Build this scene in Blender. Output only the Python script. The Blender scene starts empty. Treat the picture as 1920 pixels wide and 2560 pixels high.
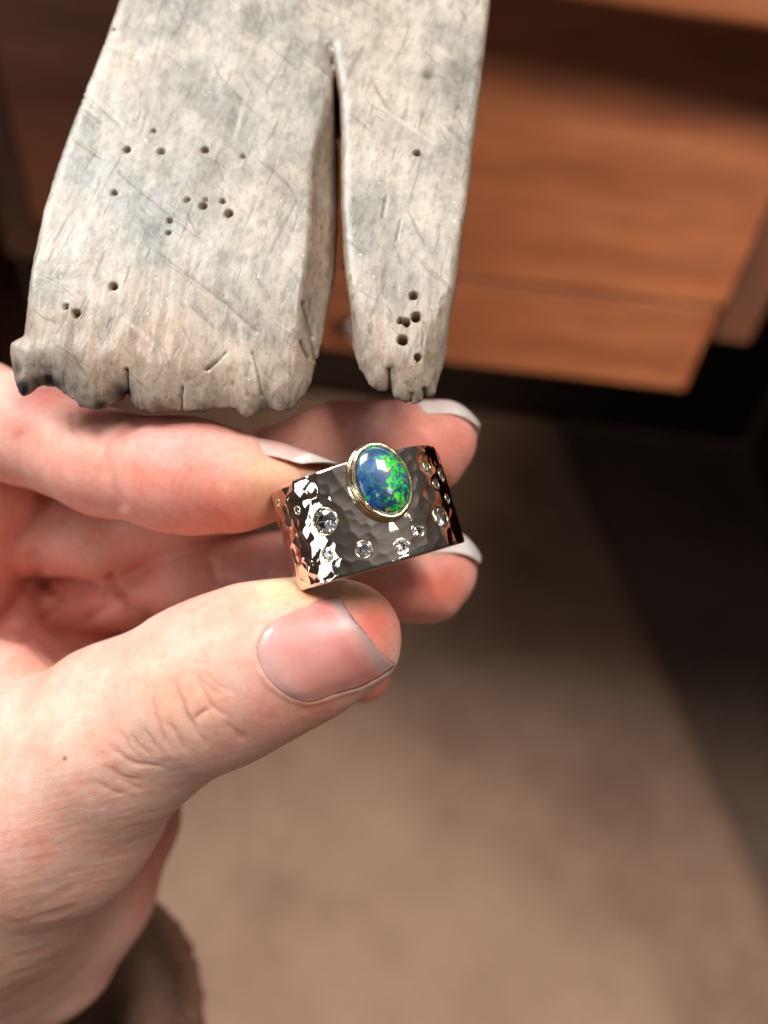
import bpy, bmesh, math, random
import numpy as np
from mathutils import Vector, Matrix
from mathutils.bvhtree import BVHTree

# ------------------------------------------------------------------ camera, world, lamps, exposure
SC = bpy.context.scene
COL = SC.collection
CAM_H = 0.98                       # camera height above the floor (m)
PITCH, ROLL = math.radians(45.2), math.radians(6.8)
F = 1981.0                         # focal length in photograph pixels (1920 x 2560)
f0 = Vector((0, math.cos(PITCH), -math.sin(PITCH)))
r0 = Vector((1, 0, 0))
u0 = Vector((0, math.sin(PITCH), math.cos(PITCH)))
RT = r0 * math.cos(ROLL) + u0 * math.sin(ROLL)
UP = u0 * math.cos(ROLL) - r0 * math.sin(ROLL)
FW = f0
C0 = Vector((0, 0, CAM_H))
BAS = np.array([RT, UP, FW])       # rows
C0n = np.array(C0)


def W(p):                          # work frame (mm right, up, away from the viewpoint) -> world metres
    p = np.asarray(p, float)
    return p @ BAS / 1000.0 + C0n


def WD(d):
    return np.asarray(d, float) @ BAS


def px(x, y, w):                   # direction seen at a photograph pixel, at a real distance w (mm)
    return np.array([(x - 960) * w / F, (1280 - y) * w / F, w])


cam_d = bpy.data.cameras.new('camera')
cam = bpy.data.objects.new('camera', cam_d)
COL.objects.link(cam)
M = Matrix.Identity(4)
for i in range(3):
    M[i][0], M[i][1], M[i][2], M[i][3] = RT[i], UP[i], -FW[i], C0[i]
cam.matrix_world = M
cam_d.sensor_fit = 'HORIZONTAL'
cam_d.sensor_width = 3.6
cam_d.lens = 1.8 * F / 960.0
cam_d.clip_start = 0.005
cam_d.clip_end = 50
cam_d.dof.use_dof = True
cam_d.dof.focus_distance = 0.090
cam_d.dof.aperture_fstop = 1.55
SC.camera = cam

world = bpy.data.worlds.new('World')
SC.world = world
world.use_nodes = True
bg = world.node_tree.nodes['Background']
bg.inputs[1].default_value = 1.0
_wt = world.node_tree                       # dim room: pale ceiling above, darker below
_tc = _wt.nodes.new('ShaderNodeTexCoord')
_sx = _wt.nodes.new('ShaderNodeSeparateXYZ')
_cr = _wt.nodes.new('ShaderNodeValToRGB')
_mr = _wt.nodes.new('ShaderNodeMapRange')
_mr.inputs[1].default_value, _mr.inputs[2].default_value = -1.0, 1.0
_wt.links.new(_tc.outputs['Generated'], _sx.inputs[0])
_wt.links.new(_sx.outputs[2], _mr.inputs[0])
_wt.links.new(_mr.outputs[0], _cr.inputs[0])
_wt.links.new(_cr.outputs[0], bg.inputs[0])
_e = _cr.color_ramp.elements
_e[0].position, _e[0].color = 0.30, (0.035, 0.026, 0.020, 1)
_e[1].position, _e[1].color = 0.97, (0.36, 0.35, 0.35, 1)
_m = _e.new(0.55)
_m.color = (0.055, 0.044, 0.038, 1)
_m2 = _e.new(0.80)
_m2.color = (0.105, 0.099, 0.098, 1)


def area(name, pos, target, size, power, color, spin=0.0, size_y=None):
    l = bpy.data.lights.new(name, 'AREA')
    l.energy = power
    l.color = color
    l.size = size
    if size_y:
        l.shape = 'RECTANGLE'
        l.size_y = size_y
    o = bpy.data.objects.new(name, l)
    COL.objects.link(o)
    p, t = Vector(W(pos)), Vector(W(target))
    o.matrix_world = Matrix.Translation(p) @ (t - p).to_track_quat('-Z', 'Y').to_matrix().to_4x4() @ Matrix.Rotation(spin, 4, 'Z')
    return o


area('window_light', (-700, 880, -400), (-5, 0, 96), 0.50, 22.0, (0.97, 0.985, 1.0), 0.3, 0.75)
area('glint_light', (430, 30, -620), (0, 0, 96), 0.15, 0.55, (1.0, 0.90, 0.80), math.radians(40))  # small lamp added for glints on the ring and opal
area('side_window', (-620, -190, -130), (-5, 0, 96), 0.17, 0.75, (0.86, 0.91, 1.0), 0.1, 0.34)
area('skylight', (470, 820, -900), (0, 0, 300), 0.46, 19.0, (1.0, 0.965, 0.93), math.radians(45))
lamp = area('drawer_fill', (0, 0, 0), (0, 0, 100), 0.22, 1.1, (1.0, 0.90, 0.80))  # added fill light, narrowed to reach the drawers and miss the hand
_p, _t = Vector((0.85, -0.75, 1.50)), Vector((0.22, 0.47, 0.80))
lamp.matrix_world = Matrix.Translation(_p) @ (_t - _p).to_track_quat('-Z', 'Y').to_matrix().to_4x4()
lamp.data.spread = math.radians(26)

SC.view_settings.view_transform = 'Standard'
SC.view_settings.look = 'None'
SC.view_settings.exposure = 0.0
SC.view_settings.gamma = 1.0
SC.view_settings.use_curve_mapping = False
SC.render.engine = 'CYCLES'
SC.cycles.use_denoising = True
SC.cycles.max_bounces = 10
SC.cycles.transmission_bounces = 8
SC.cycles.caustics_reflective = False
SC.cycles.caustics_refractive = False
SC.cycles.sample_clamp_indirect = 4.0

# ------------------------------------------------------------------ helpers


def lin(r, g, b):
    f = lambda c: c / 12.92 if c <= 0.04045 else ((c + 0.055) / 1.055) ** 2.4
    return (f(r), f(g), f(b), 1.0)


def lin255(r, g, b):
    return lin(r / 255, g / 255, b / 255)


def tag(o, label=None, cat=None, group=None, kind=None):
    for k, v in (('label', label), ('category', cat), ('group', group), ('kind', kind)):
        if v:
            o[k] = v
    return o


def mesh_np(name, verts, faces, mat, parent=None, loc=None, smooth=True):
    """world-space verts (n,3) -> object whose origin lies at loc (world)"""
    verts = np.asarray(verts, float)
    loc = np.zeros(3) if loc is None else np.asarray(loc, float)
    me = bpy.data.meshes.new(name)
    if isinstance(faces, np.ndarray) and faces.ndim == 2:
        nf, k = faces.shape
        me.vertices.add(len(verts))
        me.vertices.foreach_set('co', (verts - loc).astype(np.float32).ravel())
        me.loops.add(nf * k)
        me.loops.foreach_set('vertex_index', faces.astype(np.int32).ravel())
        me.polygons.add(nf)
        me.polygons.foreach_set('loop_start', np.arange(0, nf * k, k, dtype=np.int32))
        me.update(calc_edges=True)
        me.validate()
    else:
        me.from_pydata([tuple(v) for v in (verts - loc)], [], [tuple(f) for f in faces])
    if smooth:
        me.polygons.foreach_set('use_smooth', np.ones(len(me.polygons), bool))
    if mat:
        me.materials.append(mat)
    o = bpy.data.objects.new(name, me)
    COL.objects.link(o)
    if parent is not None:
        o.parent = parent
        o.location = Vector(loc) - parent.location
    else:
        o.location = Vector(loc)
    return o


def empty(name, loc):
    o = bpy.data.objects.new(name, None)
    o.empty_display_size = 0.005
    o.location = Vector(loc)
    COL.objects.link(o)
    return o


def attr_col(o, name, cols):
    a = o.data.color_attributes.new(name, 'FLOAT_COLOR', 'POINT')
    c = np.ones((len(cols), 4), np.float32)
    c[:, :3] = cols
    a.data.foreach_set('color', c.ravel())


def attr_f(o, name, vals):
    a = o.data.attributes.new(name, 'FLOAT', 'POINT')
    a.data.foreach_set('value', np.asarray(vals, np.float32))


def grid_faces(n, m, wrap=False):
    f = []
    for i in range(n if wrap else n - 1):
        for j in range(m - 1):
            a, b = i * m + j, ((i + 1) % n) * m + j
            f.append((a, b, b + 1, a + 1))
    return f


class NT:
    """tiny node-tree builder"""

    def __init__(s, name):
        s.mat = bpy.data.materials.new(name)
        s.mat.use_nodes = True
        s.t = s.mat.node_tree
        s.b = s.t.nodes['Principled BSDF']
        s.out = s.t.nodes['Material Output']

    def n(s, typ, ins=None, **props):
        nd = s.t.nodes.new(typ)
        for k, v in props.items():
            setattr(nd, k, v)
        for k, v in (ins or {}).items():
            s.put(nd.inputs[k], v)
        return nd

    def put(s, sock, v):
        if hasattr(v, 'is_linked') or isinstance(v, bpy.types.NodeSocket):
            s.t.links.new(v, sock)
        elif isinstance(v, bpy.types.Node):
            s.t.links.new(v.outputs[0], sock)
        else:
            sock.default_value = v

    def set(s, **kw):
        for k, v in kw.items():
            s.put(s.b.inputs[k.replace('_', ' ')], v)

    def coord(s, scale=(1, 1, 1), rot=(0, 0, 0), loc=(0, 0, 0)):
        tc = s.n('ShaderNodeTexCoord')
        v = s.n('ShaderNodeMapping', {0: tc.outputs['Object'], 'Rotation': rot}).outputs[0]
        return s.n('ShaderNodeMapping', {0: v, 'Scale': scale, 'Location': loc}).outputs[0]

    def noise(s, vec, scale, detail=4, rough=0.55, dist=0.0):
        return s.n('ShaderNodeTexNoise', {'Vector': vec, 'Scale': scale, 'Detail': detail, 'Roughness': rough, 'Distortion': dist}).outputs['Fac']

    def ramp(s, fac, stops, interp='LINEAR'):
        r = s.n('ShaderNodeValToRGB', {0: fac})
        r.color_ramp.interpolation = interp
        e = r.color_ramp.elements
        while len(e) < len(stops):
            e.new(0.5)
        for el, (p, c) in zip(e, stops):
            el.position = p
            el.color = c if len(c) == 4 else (*c, 1)
        return r.outputs[0]

    def mix(s, fac, a, b, mode='MIX'):
        m = s.n('ShaderNodeMix', data_type='RGBA', blend_type=mode)
        s.put(m.inputs[0], fac)
        s.put(m.inputs[6], a)
        s.put(m.inputs[7], b)
        return m.outputs[2]

    def math(s, op, a, b=0.0, clamp=False):
        m = s.n('ShaderNodeMath', {0: a, 1: b}, operation=op)
        m.use_clamp = clamp
        return m.outputs[0]

    def maprange(s, v, a, b, c=0.0, d=1.0):
        return s.n('ShaderNodeMapRange', {0: v, 1: a, 2: b, 3: c, 4: d}).outputs[0]

    def attr(s, name, fac=False):
        a = s.n('ShaderNodeAttribute', attribute_name=name)
        return a.outputs['Fac' if fac else 'Color']

    def bump(s, h, strength, dist, prev=None):
        b = s.n('ShaderNodeBump', {'Height': h, 'Strength': strength, 'Distance': dist})
        if prev is not None:
            s.put(b.inputs['Normal'], prev)
        return b.outputs[0]


G3 = lambda v: (v, v, v, 1)

# ------------------------------------------------------------------ materials


def m_skin():
    m = NT('skin')
    c = m.coord()
    col = m.attr('skin_colour')
    n1 = m.noise(c, 180, 4, 0.6)
    n2 = m.noise(c, 900, 3, 0.6)
    blotch = m.ramp(n1, [(0.3, lin(1.0, 0.89, 0.86)), (0.7, lin(1.0, 1.0, 1.0))])
    col = m.mix(1.0, col, blotch, 'MULTIPLY')
    fine = m.ramp(n2, [(0.3, lin(0.95, 0.92, 0.90)), (0.65, G3(1.0))])
    col = m.mix(0.8, col, fine, 'MULTIPLY')
    red = m.maprange(m.noise(c, 95, 3, 0.55), 0.48, 0.68, 0.0, 0.30)
    col = m.mix(red, col, m.mix(1.0, col, lin(0.98, 0.84, 0.82), 'MULTIPLY'))
    # fine criss-cross skin texture and friction ridges
    vor = m.n('ShaderNodeTexVoronoi', {'Vector': m.coord((1, 0.55, 1), (0.3, 0.2, 0.6)), 'Scale': 2100.0}, feature='DISTANCE_TO_EDGE').outputs[0]
    vh = m.maprange(vor, 0.0, 0.12)
    ridge = m.n('ShaderNodeTexWave', {'Vector': m.coord((1, 1, 1), (0.2, 0.5, -0.55)), 'Scale': 620.0, 'Distortion': 0.9, 'Detail': 2.0, 'Detail Scale': 0.25}, bands_direction='Y').outputs['Fac']
    b1 = m.bump(m.noise(c, 420, 5, 0.6), 0.12, 0.0005)
    b2 = m.bump(vh, m.attr('dry', True), 0.00016, m.bump(m.noise(c, 2600, 3, 0.65), 0.10, 0.0002, b1))
    b3 = m.bump(ridge, m.math('MULTIPLY', m.attr('ridge', True), 0.4), 0.00006, b2)
    m.set(Base_Color=col, Roughness=m.maprange(n1, 0.3, 0.7, 0.42, 0.56), Subsurface_Weight=0.7, Subsurface_Radius=(1.0, 0.38, 0.25),
          Subsurface_Scale=0.0021, Normal=b3, IOR=1.4)
    m.b.inputs['Specular IOR Level'].default_value = 0.42
    return m.mat


def m_nail():
    m = NT('fingernail')
    c = m.coord()
    rg = m.noise(m.coord((1, 1, 0.1), (0.4, 0.7, 0.2)), 900, 3)
    col = m.mix(0.5, m.attr('nail_colour'), m.ramp(m.noise(c, 500, 3), [(0.3, lin(0.9, 0.86, 0.86)), (0.7, G3(1))]), 'MULTIPLY')
    m.set(Base_Color=col, Roughness=0.42, Subsurface_Weight=0.5, Subsurface_Radius=(1, 0.5, 0.4), Subsurface_Scale=0.0008,
          Normal=m.bump(m.noise(c, 700, 4), 0.10, 0.0003))
    m.b.inputs['Coat Weight'].default_value = 0.22
    m.b.inputs['Coat Roughness'].default_value = 0.25
    return m.mat


def m_gold(name, col, rough=0.07, scratch=True):
    m = NT(name)
    c = m.coord((1, 6, 1), (0.4, 0.3, 0.7))
    nz = m.noise(c, 700, 5, 0.65)
    b = m.bump(nz, 0.10, 0.00012)
    m.set(Base_Color=col, Metallic=1.0, Roughness=m.maprange(m.noise(m.coord(), 250, 4), 0.35, 0.7, rough * 0.6, rough * 1.8))
    if scratch:
        m.set(Normal=b)
    return m.mat


def m_gem():
    m = NT('diamond')
    m.set(Base_Color=(1, 1, 1, 1), Roughness=0.0, IOR=2.3)
    m.b.inputs['Transmission Weight'].default_value = 1.0
    return m.mat


def m_opal():
    m = NT('opal')
    tc = m.n('ShaderNodeTexCoord')
    obj = tc.outputs['Object']           # origin at the stone: x across, y along, z out (metres)
    sep = m.n('ShaderNodeSeparateXYZ', {0: obj})
    warp = m.n('ShaderNodeTexNoise', {'Vector': obj, 'Scale': 1500.0, 'Detail': 3.0})
    wv = m.n('ShaderNodeVectorMath', {0: warp.outputs['Color'], 1: (0.0015, 0.0015, 0.0015)}, operation='MULTIPLY')
    v2 = m.n('ShaderNodeVectorMath', {0: obj, 1: wv.outputs[0]}, operation='ADD').outputs[0]
    base = m.ramp(m.noise(v2, 760, 6, 0.72), [(0.34, lin255(9, 20, 54)), (0.45, lin255(18, 62, 98)), (0.55, lin255(42, 92, 120)), (0.70, lin255(104, 132, 148))])
    # flash grains
    vo = m.n('ShaderNodeTexVoronoi', {'Vector': v2, 'Scale': 2600.0, 'Randomness': 1.0})
    cellc = m.n('ShaderNodeSeparateColor', {0: vo.outputs['Color']})
    green = m.ramp(cellc.outputs[1], [(0.0, lin255(0, 110, 60)), (0.4, lin255(10, 190, 60)), (0.80, lin255(50, 225, 50)), (0.95, lin255(150, 215, 60)), (1.0, lin255(230, 160, 80))])
    gx = m.math('SUBTRACT', sep.outputs[0], m.math('MULTIPLY', sep.outputs[1], 0.35))
    zone = m.maprange(gx, -0.0022, 0.0016, 0.0, 0.75)
    gmask = m.math('ADD', m.noise(v2, 480, 3, 0.5), m.math('MULTIPLY', zone, 0.38))
    gmask = m.maprange(m.math('ADD', gmask, m.math('MULTIPLY', cellc.outputs[0], 0.22)), 0.785, 0.855)
    blue = m.ramp(cellc.outputs[2], [(0.0, lin255(10, 40, 150)), (0.6, lin255(20, 60, 215)), (1.0, lin255(40, 110, 200))])
    bm_ = m.math('ADD', m.noise(m.coord((1, 1, 1), loc=(0.011, 0.007, 0)), 420, 3), m.math('MULTIPLY', cellc.outputs[0], 0.14))
    bmask = m.maprange(bm_, 0.66, 0.76)
    col = m.mix(bmask, base, blue)
    col = m.mix(gmask, col, green)
    m.set(Base_Color=col, Roughness=0.35)
    m.b.inputs['Coat Weight'].default_value = 1.0
    m.b.inputs['Coat Roughness'].default_value = 0.015
    m.b.inputs['Coat IOR'].default_value = 1.6
    return m.mat


def m_peg():
    m = NT('worn_bench_peg_wood')
    # object space: x across the peg, y along it, z out of its top
    c = m.coord()
    gr = m.coord((1, 0.42, 1), (0, 0, 0.22))
    big = m.noise(c, 85, 7, 0.68)
    col = m.ramp(big, [(0.30, lin255(116, 114, 106)), (0.42, lin255(150, 145, 134)), (0.55, lin255(182, 172, 157)), (0.70, lin255(200, 185, 168))])
    front = m.attr('worn', True)
    raw = m.ramp(m.noise(gr, 260, 5, 0.65), [(0.3, lin255(124, 92, 68)), (0.5, lin255(156, 124, 98)), (0.7, lin255(182, 150, 122))])
    fm = m.math('MULTIPLY', front, m.maprange(m.noise(c, 160, 5, 0.7), 0.25, 0.6, 0.45, 1.0))
    col = m.mix(fm, col, raw)
    # grey-blue grime
    gm = m.maprange(m.noise(m.coord((1, 0.5, 1), (0, 0, -0.5), (0.3, 0.1, 0)), 55, 6, 0.7), 0.50, 0.68)
    gm = m.math('MULTIPLY', gm, m.maprange(m.noise(c, 900, 4, 0.7), 0.35, 0.6, 0.3, 0.9))
    col = m.mix(m.math('MULTIPLY', gm, 0.7), col, lin255(108, 114, 108))
    # fibres and short scratches in several directions
    fib = m.ramp(m.noise(gr, 1100, 4, 0.7), [(0.34, lin(0.70, 0.66, 0.62)), (0.52, G3(1)), (0.75, lin(1.0, 1.0, 1.0))])
    col = m.mix(0.55, col, fib, 'MULTIPLY')
    h = m.noise(gr, 900, 5, 0.7)
    for rot, th, dark, sc in ((0.75, 0.645, 0.4, 900), (0.40, 0.65, 0.45, 1000), (-0.35, 0.635, 0.45, 900), (-0.22, 0.62, 0.45, 1100), (1.0, 0.68, 0.35, 800)):
        s = m.noise(m.coord((1.0, 0.09, 1.0), (0, 0, -rot), (rot, 0.2 * rot, 0)), sc, 2.5, 0.55)
        k = m.maprange(s, th, th + 0.05)
        col = m.mix(m.math('MULTIPLY', k, dark), col, lin255(96, 84, 74))
        h = m.math('SUBTRACT', h, m.math('MULTIPLY', k, 0.5))
    for rot, th, sc in ((0.85, 0.67, 520), (-0.15, 0.675, 620)):
        s = m.noise(m.coord((1.0, 0.06, 1.0), (0, 0, -rot), (3 + rot, 1, 0)), sc, 2.5, 0.55)
        col = m.mix(m.math('MULTIPLY', m.maprange(s, th, th + 0.05), 0.35), col, lin255(210, 198, 180))
    sp = m.maprange(m.noise(c, 1500, 3, 0.7), 0.62, 0.70)
    col = m.mix(m.math('MULTIPLY', sp, 0.6), col, lin255(110, 104, 98))
    lg = m.ramp(m.noise(m.coord((1, 0.045, 1), (0, 0, 0.10)), 420, 5, 0.6), [(0.36, lin(0.80, 0.77, 0.73)), (0.56, G3(1))])
    col = m.mix(0.5, col, lg, 'MULTIPLY')
    # dark char at the outer tip, stain, and drilled holes (own colour of the wood there)
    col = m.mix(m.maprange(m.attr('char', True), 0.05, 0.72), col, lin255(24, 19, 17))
    col = m.mix(m.attr('hole', True), col, lin255(120, 84, 58))
    # brass and silver filings caught in the grain
    vo = m.n('ShaderNodeTexVoronoi', {'Vector': c, 'Scale': 1300.0})
    tiny = m.math('LESS_THAN', vo.outputs['Distance'], 0.11)
    rnd = m.n('ShaderNodeSeparateColor', {0: vo.outputs['Color']})
    zone = m.maprange(m.noise(c, 70, 2), 0.50, 0.66, 0.0, 0.30)
    fil = m.math('MULTIPLY', tiny, m.math('LESS_THAN', rnd.outputs[0], m.math('ADD', zone, 0.012)))
    fil = m.math('MULTIPLY', fil, m.math('SUBTRACT', 1.0, m.attr('hole', True), True))
    col = m.mix(fil, col, lin255(240, 232, 200))
    b1 = m.bump(h, 0.17, 0.0003)
    b2 = m.bump(m.noise(c, 2200, 3, 0.6), 0.18, 0.0002, b1)
    m.set(Base_Color=col, Metallic=m.math('MULTIPLY', fil, 0.8), Roughness=m.maprange(big, 0.3, 0.7, 0.30, 0.52), Normal=b2)
    m.b.inputs['Specular IOR Level'].default_value = 0.5
    return m.mat


def m_wood(name, dark, mid, light, axis='x', rough=0.45):
    m = NT(name)
    sc = {'x': (0.12, 1, 1), 'z': (1, 1, 0.12)}[axis]
    g = m.coord(sc)
    n1 = m.noise(g, 60, 6, 0.55, 0.25)
    n2 = m.noise(m.coord(), 9, 3, 0.6)
    col = m.ramp(n1, [(0.3, dark), (0.5, mid), (0.72, light)])
    col = m.mix(0.6, col, m.ramp(n2, [(0.3, lin(0.78, 0.72, 0.68)), (0.7, G3(1))]), 'MULTIPLY')
    m.set(Base_Color=col, Roughness=rough, Normal=m.bump(n1, 0.2, 0.001))
    return m.mat


def m_floor(name, a, b, c_, s1=5.0, rough=0.9):
    m = NT(name)
    n1 = m.noise(m.coord(), s1, 4, 0.6)
    n2 = m.noise(m.coord(), 160, 4, 0.7)
    col = m.ramp(n1, [(0.3, a), (0.5, b), (0.72, c_)])
    col = m.mix(0.7, col, m.ramp(n2, [(0.3, G3(0.6)), (0.7, G3(1))]), 'MULTIPLY')
    m.set(Base_Color=col, Roughness=rough, Normal=m.bump(n2, 0.6, 0.003))
    return m.mat


def m_knit():
    m = NT('brown_fuzzy_knit')
    n = m.noise(m.coord(), 900, 4, 0.7)
    col = m.ramp(n, [(0.3, lin255(58, 36, 24)), (0.55, lin255(112, 76, 54)), (0.75, lin255(150, 110, 82))])
    m.set(Base_Color=col, Roughness=0.95, Normal=m.bump(n, 0.7, 0.0012))
    return m.mat


SKIN, NAIL = m_skin(), m_nail()
GOLD = m_gold('rose_gold', lin(0.90, 0.835, 0.775), 0.035)
GOLD_Y = m_gold('yellow_gold', lin(0.94, 0.88, 0.72), 0.12)
GEM, OPAL, PEGWOOD = m_gem(), m_opal(), m_peg()
DRAWER = m_wood('red_brown_drawer_wood', lin255(112, 62, 36), lin255(138, 80, 48), lin255(154, 94, 58))
CARCASS = m_wood('dark_cabinet_wood', lin255(62, 36, 24), lin255(86, 52, 34), lin255(106, 66, 44), 'z')
BACK_SHADE = m_wood('shade_dark_back_board', lin255(30, 20, 15), lin255(42, 28, 20), lin255(54, 36, 26), 'z')  # shade under the bench is put into this near-black colour
FLOORM = m_floor('carpet_shaded', lin255(116, 92, 76), lin255(134, 108, 90), lin255(148, 120, 100))  # soft shade on the floor is put into this darker colour
LITFLOORM = m_floor('tan_floor_lit', lin255(152, 114, 92), lin255(186, 146, 120), lin255(206, 164, 136), 3.4)  # lit part of the floor, paler by colour
KNIT = m_knit()
m_ = NT('brushed_knob_metal')
m_.set(Base_Color=lin(0.86, 0.84, 0.80), Metallic=1.0, Roughness=0.35)
KNOB = m_.mat

# ------------------------------------------------------------------ floor, its lit area, bench, drawers (metres)


def ray_plane_y(x, y, Y):          # point on the vertical plane y = Y
    d = WD(px(x, y, 1.0))
    return C0n + d * (Y - C0n[1]) / d[1]


def ray_floor(x, y):
    d = WD(px(x, y, 1.0))
    return C0n + d * (-C0n[2]) / d[2]


def box(name, lo, hi, mat, parent=None, bev=0.002, rotz=0.0):
    lo, hi = np.array(lo, float), np.array(hi, float)
    ctr, half = (lo + hi) / 2, (hi - lo) / 2
    bm = bmesh.new()
    bmesh.ops.create_cube(bm, size=1.0)
    bmesh.ops.scale(bm, vec=Vector(half * 2), verts=bm.verts)
    if bev:
        bmesh.ops.bevel(bm, geom=bm.edges[:], offset=bev, segments=3, affect='EDGES', profile=0.5)
    base = np.array([ctr[0], ctr[1], lo[2]])
    bmesh.ops.translate(bm, vec=(0, 0, half[2]), verts=bm.verts)
    me = bpy.data.meshes.new(name)
    bm.to_mesh(me)
    bm.free()
    me.materials.append(mat)
    o = bpy.data.objects.new(name, me)
    COL.objects.link(o)
    if parent:
        o.parent = parent
        o.location = Vector(base) - parent.location
    else:
        o.location = Vector(base)
    o.rotation_euler.z = rotz
    return o


def sheet(name, pts, z, mat, n=24):
    """quad sheet as a gently uneven grid"""
    p = [np.array(q, float) for q in pts]
    V = []
    rng = np.random.default_rng(3)
    for i in range(n):
        for j in range(n):
            s, t = i / (n - 1), j / (n - 1)
            q = (1 - s) * ((1 - t) * p[0] + t * p[3]) + s * ((1 - t) * p[1] + t * p[2])
            V.append((q[0], q[1], z + 0.002 * rng.random()))
    return mesh_np(name, V, grid_faces(n, n), mat)


tag(sheet('floor', [(-4, -4), (4, -4), (4, 5), (-4, 5)], 0.0, FLOORM), kind='structure')

e0, e1 = ray_floor(1480, 1250)[:2], ray_floor(1900, 2200)[:2]
ed = (e1 - e0) / np.linalg.norm(e1 - e0)
far_r, near_r = e0 - ed * 0.5, e1 + ed * 0.9
lit_floor = sheet('lit_floor', [near_r + (-1.6, -0.35), near_r, far_r, far_r + (-1.6, 0.35)], 0.006, LITFLOORM, 40)  # paler floor sheet; its right edge stands in for a soft shadow edge
sol = lit_floor.modifiers.new('thick', 'SOLIDIFY')
sol.thickness = 0.004
tag(lit_floor, 'tan lit area of the floor under the workbench, shadow edge put into its outline', 'lit_floor')

DY = 0.47
bench = empty('workbench', (0.0, DY, 0.0))
tag(bench, 'red-brown wooden jeweller workbench with drawers under its top', 'workbench')
ul = ray_plane_y(81, 541, DY)
ur = ray_plane_y(1811, 773, DY)
xl, xr, zmid = ul[0], ur[0], ur[2]
zbot = ray_plane_y(1717, 992, DY)[2]
RAIL_Y = 0.37
zrail = ray_plane_y(1700, 75, RAIL_Y - 0.03)[2]
ztop = CAM_H + 0.02
zd = zmid + 0.245
ds = []
for nm, z0, z1, off in (('drawer', zmid + 0.0012, zd, 0.0), ('drawer', zbot, zmid - 0.0045, 0.006)):
    d = box(nm, (xl, DY + off, z0), (xr, DY + off + 0.018, z1), DRAWER, bench, 0.0025)
    ds.append(d)
kc = ray_plane_y(899, 812, DY)
prof = [(0.0, 0.016), (0.006, 0.0158), (0.0085, 0.013), (0.0085, 0.010), (0.005, 0.007), (0.0042, 0.0), (0.0042, -0.002)]
V = [(kc[0] + r * math.cos(a), DY + 0.004 - h, kc[2] + r * math.sin(a)) for a in [2 * math.pi * i / 24 for i in range(24)] for r, h in prof]
kn = mesh_np('knob', V, [f[::-1] for f in grid_faces(24, len(prof), True)], KNOB)
kn.parent = ds[1]
kn.location = -(ds[1].location + bench.location)
for sgn, x0 in ((1, xr), (-1, xl)):
    a, b = x0 + sgn * 0.004, x0 + sgn * 0.032
    zb = ray_plane_y(1840, 845, DY + 0.02)[2]
    box('side_panel', (min(a, b), DY + 0.012, zb), (max(a, b), DY + 0.45, zd + 0.02), CARCASS, bench, 0.003)
box('drawer_case', (xl + 0.004, DY + 0.026, zbot + 0.012), (xr - 0.004, DY + 0.45, zd + 0.0), CARCASS, bench, 0.003)
box('front_rail', (-0.75, RAIL_Y, zrail), (0.75, RAIL_Y + 0.03, ztop - 0.026), DRAWER, bench, 0.004, math.radians(-8))
box('benchtop', (-0.78, RAIL_Y - 0.006, ztop - 0.025), (0.78, DY + 0.86, ztop), CARCASS, bench, 0.004, math.radians(-8))
box('peg_holder', (-0.055, 0.184, CAM_H - 0.034), (0.015, RAIL_Y + 0.02, CAM_H + 0.012), CARCASS, bench, 0.003)
for x0 in (-0.74, 0.71):
    box('shade_end_panel', (x0, RAIL_Y + 0.05, 0.004), (x0 + 0.03, DY + 0.82, ztop - 0.03), CARCASS, bench, 0.004)  # unseen sides, added to keep light from under the bench
box('shade_back_panel', (-0.70, DY + 0.80, 0.012), (0.70, DY + 0.82, ztop - 0.03), BACK_SHADE, bench, 0.003)  # added to close off light behind, coloured dark as shade

# ------------------------------------------------------------------ SDF tools


def surface_nets(f, org, h):
    s = f < 0
    cnt = np.zeros(np.array(f.shape) - 1, np.int8)
    for i in (0, 1):
        for j in (0, 1):
            for k in (0, 1):
                cnt += s[i:f.shape[0] - 1 + i, j:f.shape[1] - 1 + j, k:f.shape[2] - 1 + k]
    act = (cnt > 0) & (cnt < 8)
    ids = np.argwhere(act)
    imap = np.full(cnt.shape, -1, np.int32)
    imap[act] = np.arange(len(ids), dtype=np.int32)
    acc = np.zeros((len(ids), 3))
    num = np.zeros(len(ids))
    ci = [(i, j, k) for i in (0, 1) for j in (0, 1) for k in (0, 1)]
    vals = {c: f[ids[:, 0] + c[0], ids[:, 1] + c[1], ids[:, 2] + c[2]] for c in ci}
    for a in ci:
        for ax in range(3):
            if a[ax] == 0:
                b = list(a)
                b[ax] = 1
                b = tuple(b)
                va, vb = vals[a], vals[b]
                m = (va < 0) != (vb < 0)
                t = np.where(m, va / np.where(m, va - vb, 1), 0)
                p = np.tile(np.array(a, float), (len(ids), 1))
                p[:, ax] += t
                acc[m] += p[m]
                num += m
    V = (ids + acc / num[:, None]) * h + org
    faces = []
    for ax in range(3):
        o1, o2 = [(1, 2), (2, 0), (0, 1)][ax]
        sl0 = [slice(None)] * 3
        sl1 = [slice(None)] * 3
        sl0[ax] = slice(0, -1)
        sl1[ax] = slice(1, None)
        d = s[tuple(sl0)] != s[tuple(sl1)]
        e = np.argwhere(d)
        ok = (e[:, o1] > 0) & (e[:, o2] > 0) & (e[:, o1] < cnt.shape[o1]) & (e[:, o2] < cnt.shape[o2])
        e = e[ok]
        ins = s[e[:, 0], e[:, 1], e[:, 2]]
        q = []
        for da, db in ((1, 1), (0, 1), (0, 0), (1, 0)):
            c = e.copy()
            c[:, o1] -= da
            c[:, o2] -= db
            q.append(imap[c[:, 0], c[:, 1], c[:, 2]])
        q = np.stack(q, 1)
        q = np.where(ins[:, None], q, q[:, ::-1])
        faces.append(q)
    return V, np.concatenate(faces)


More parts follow.
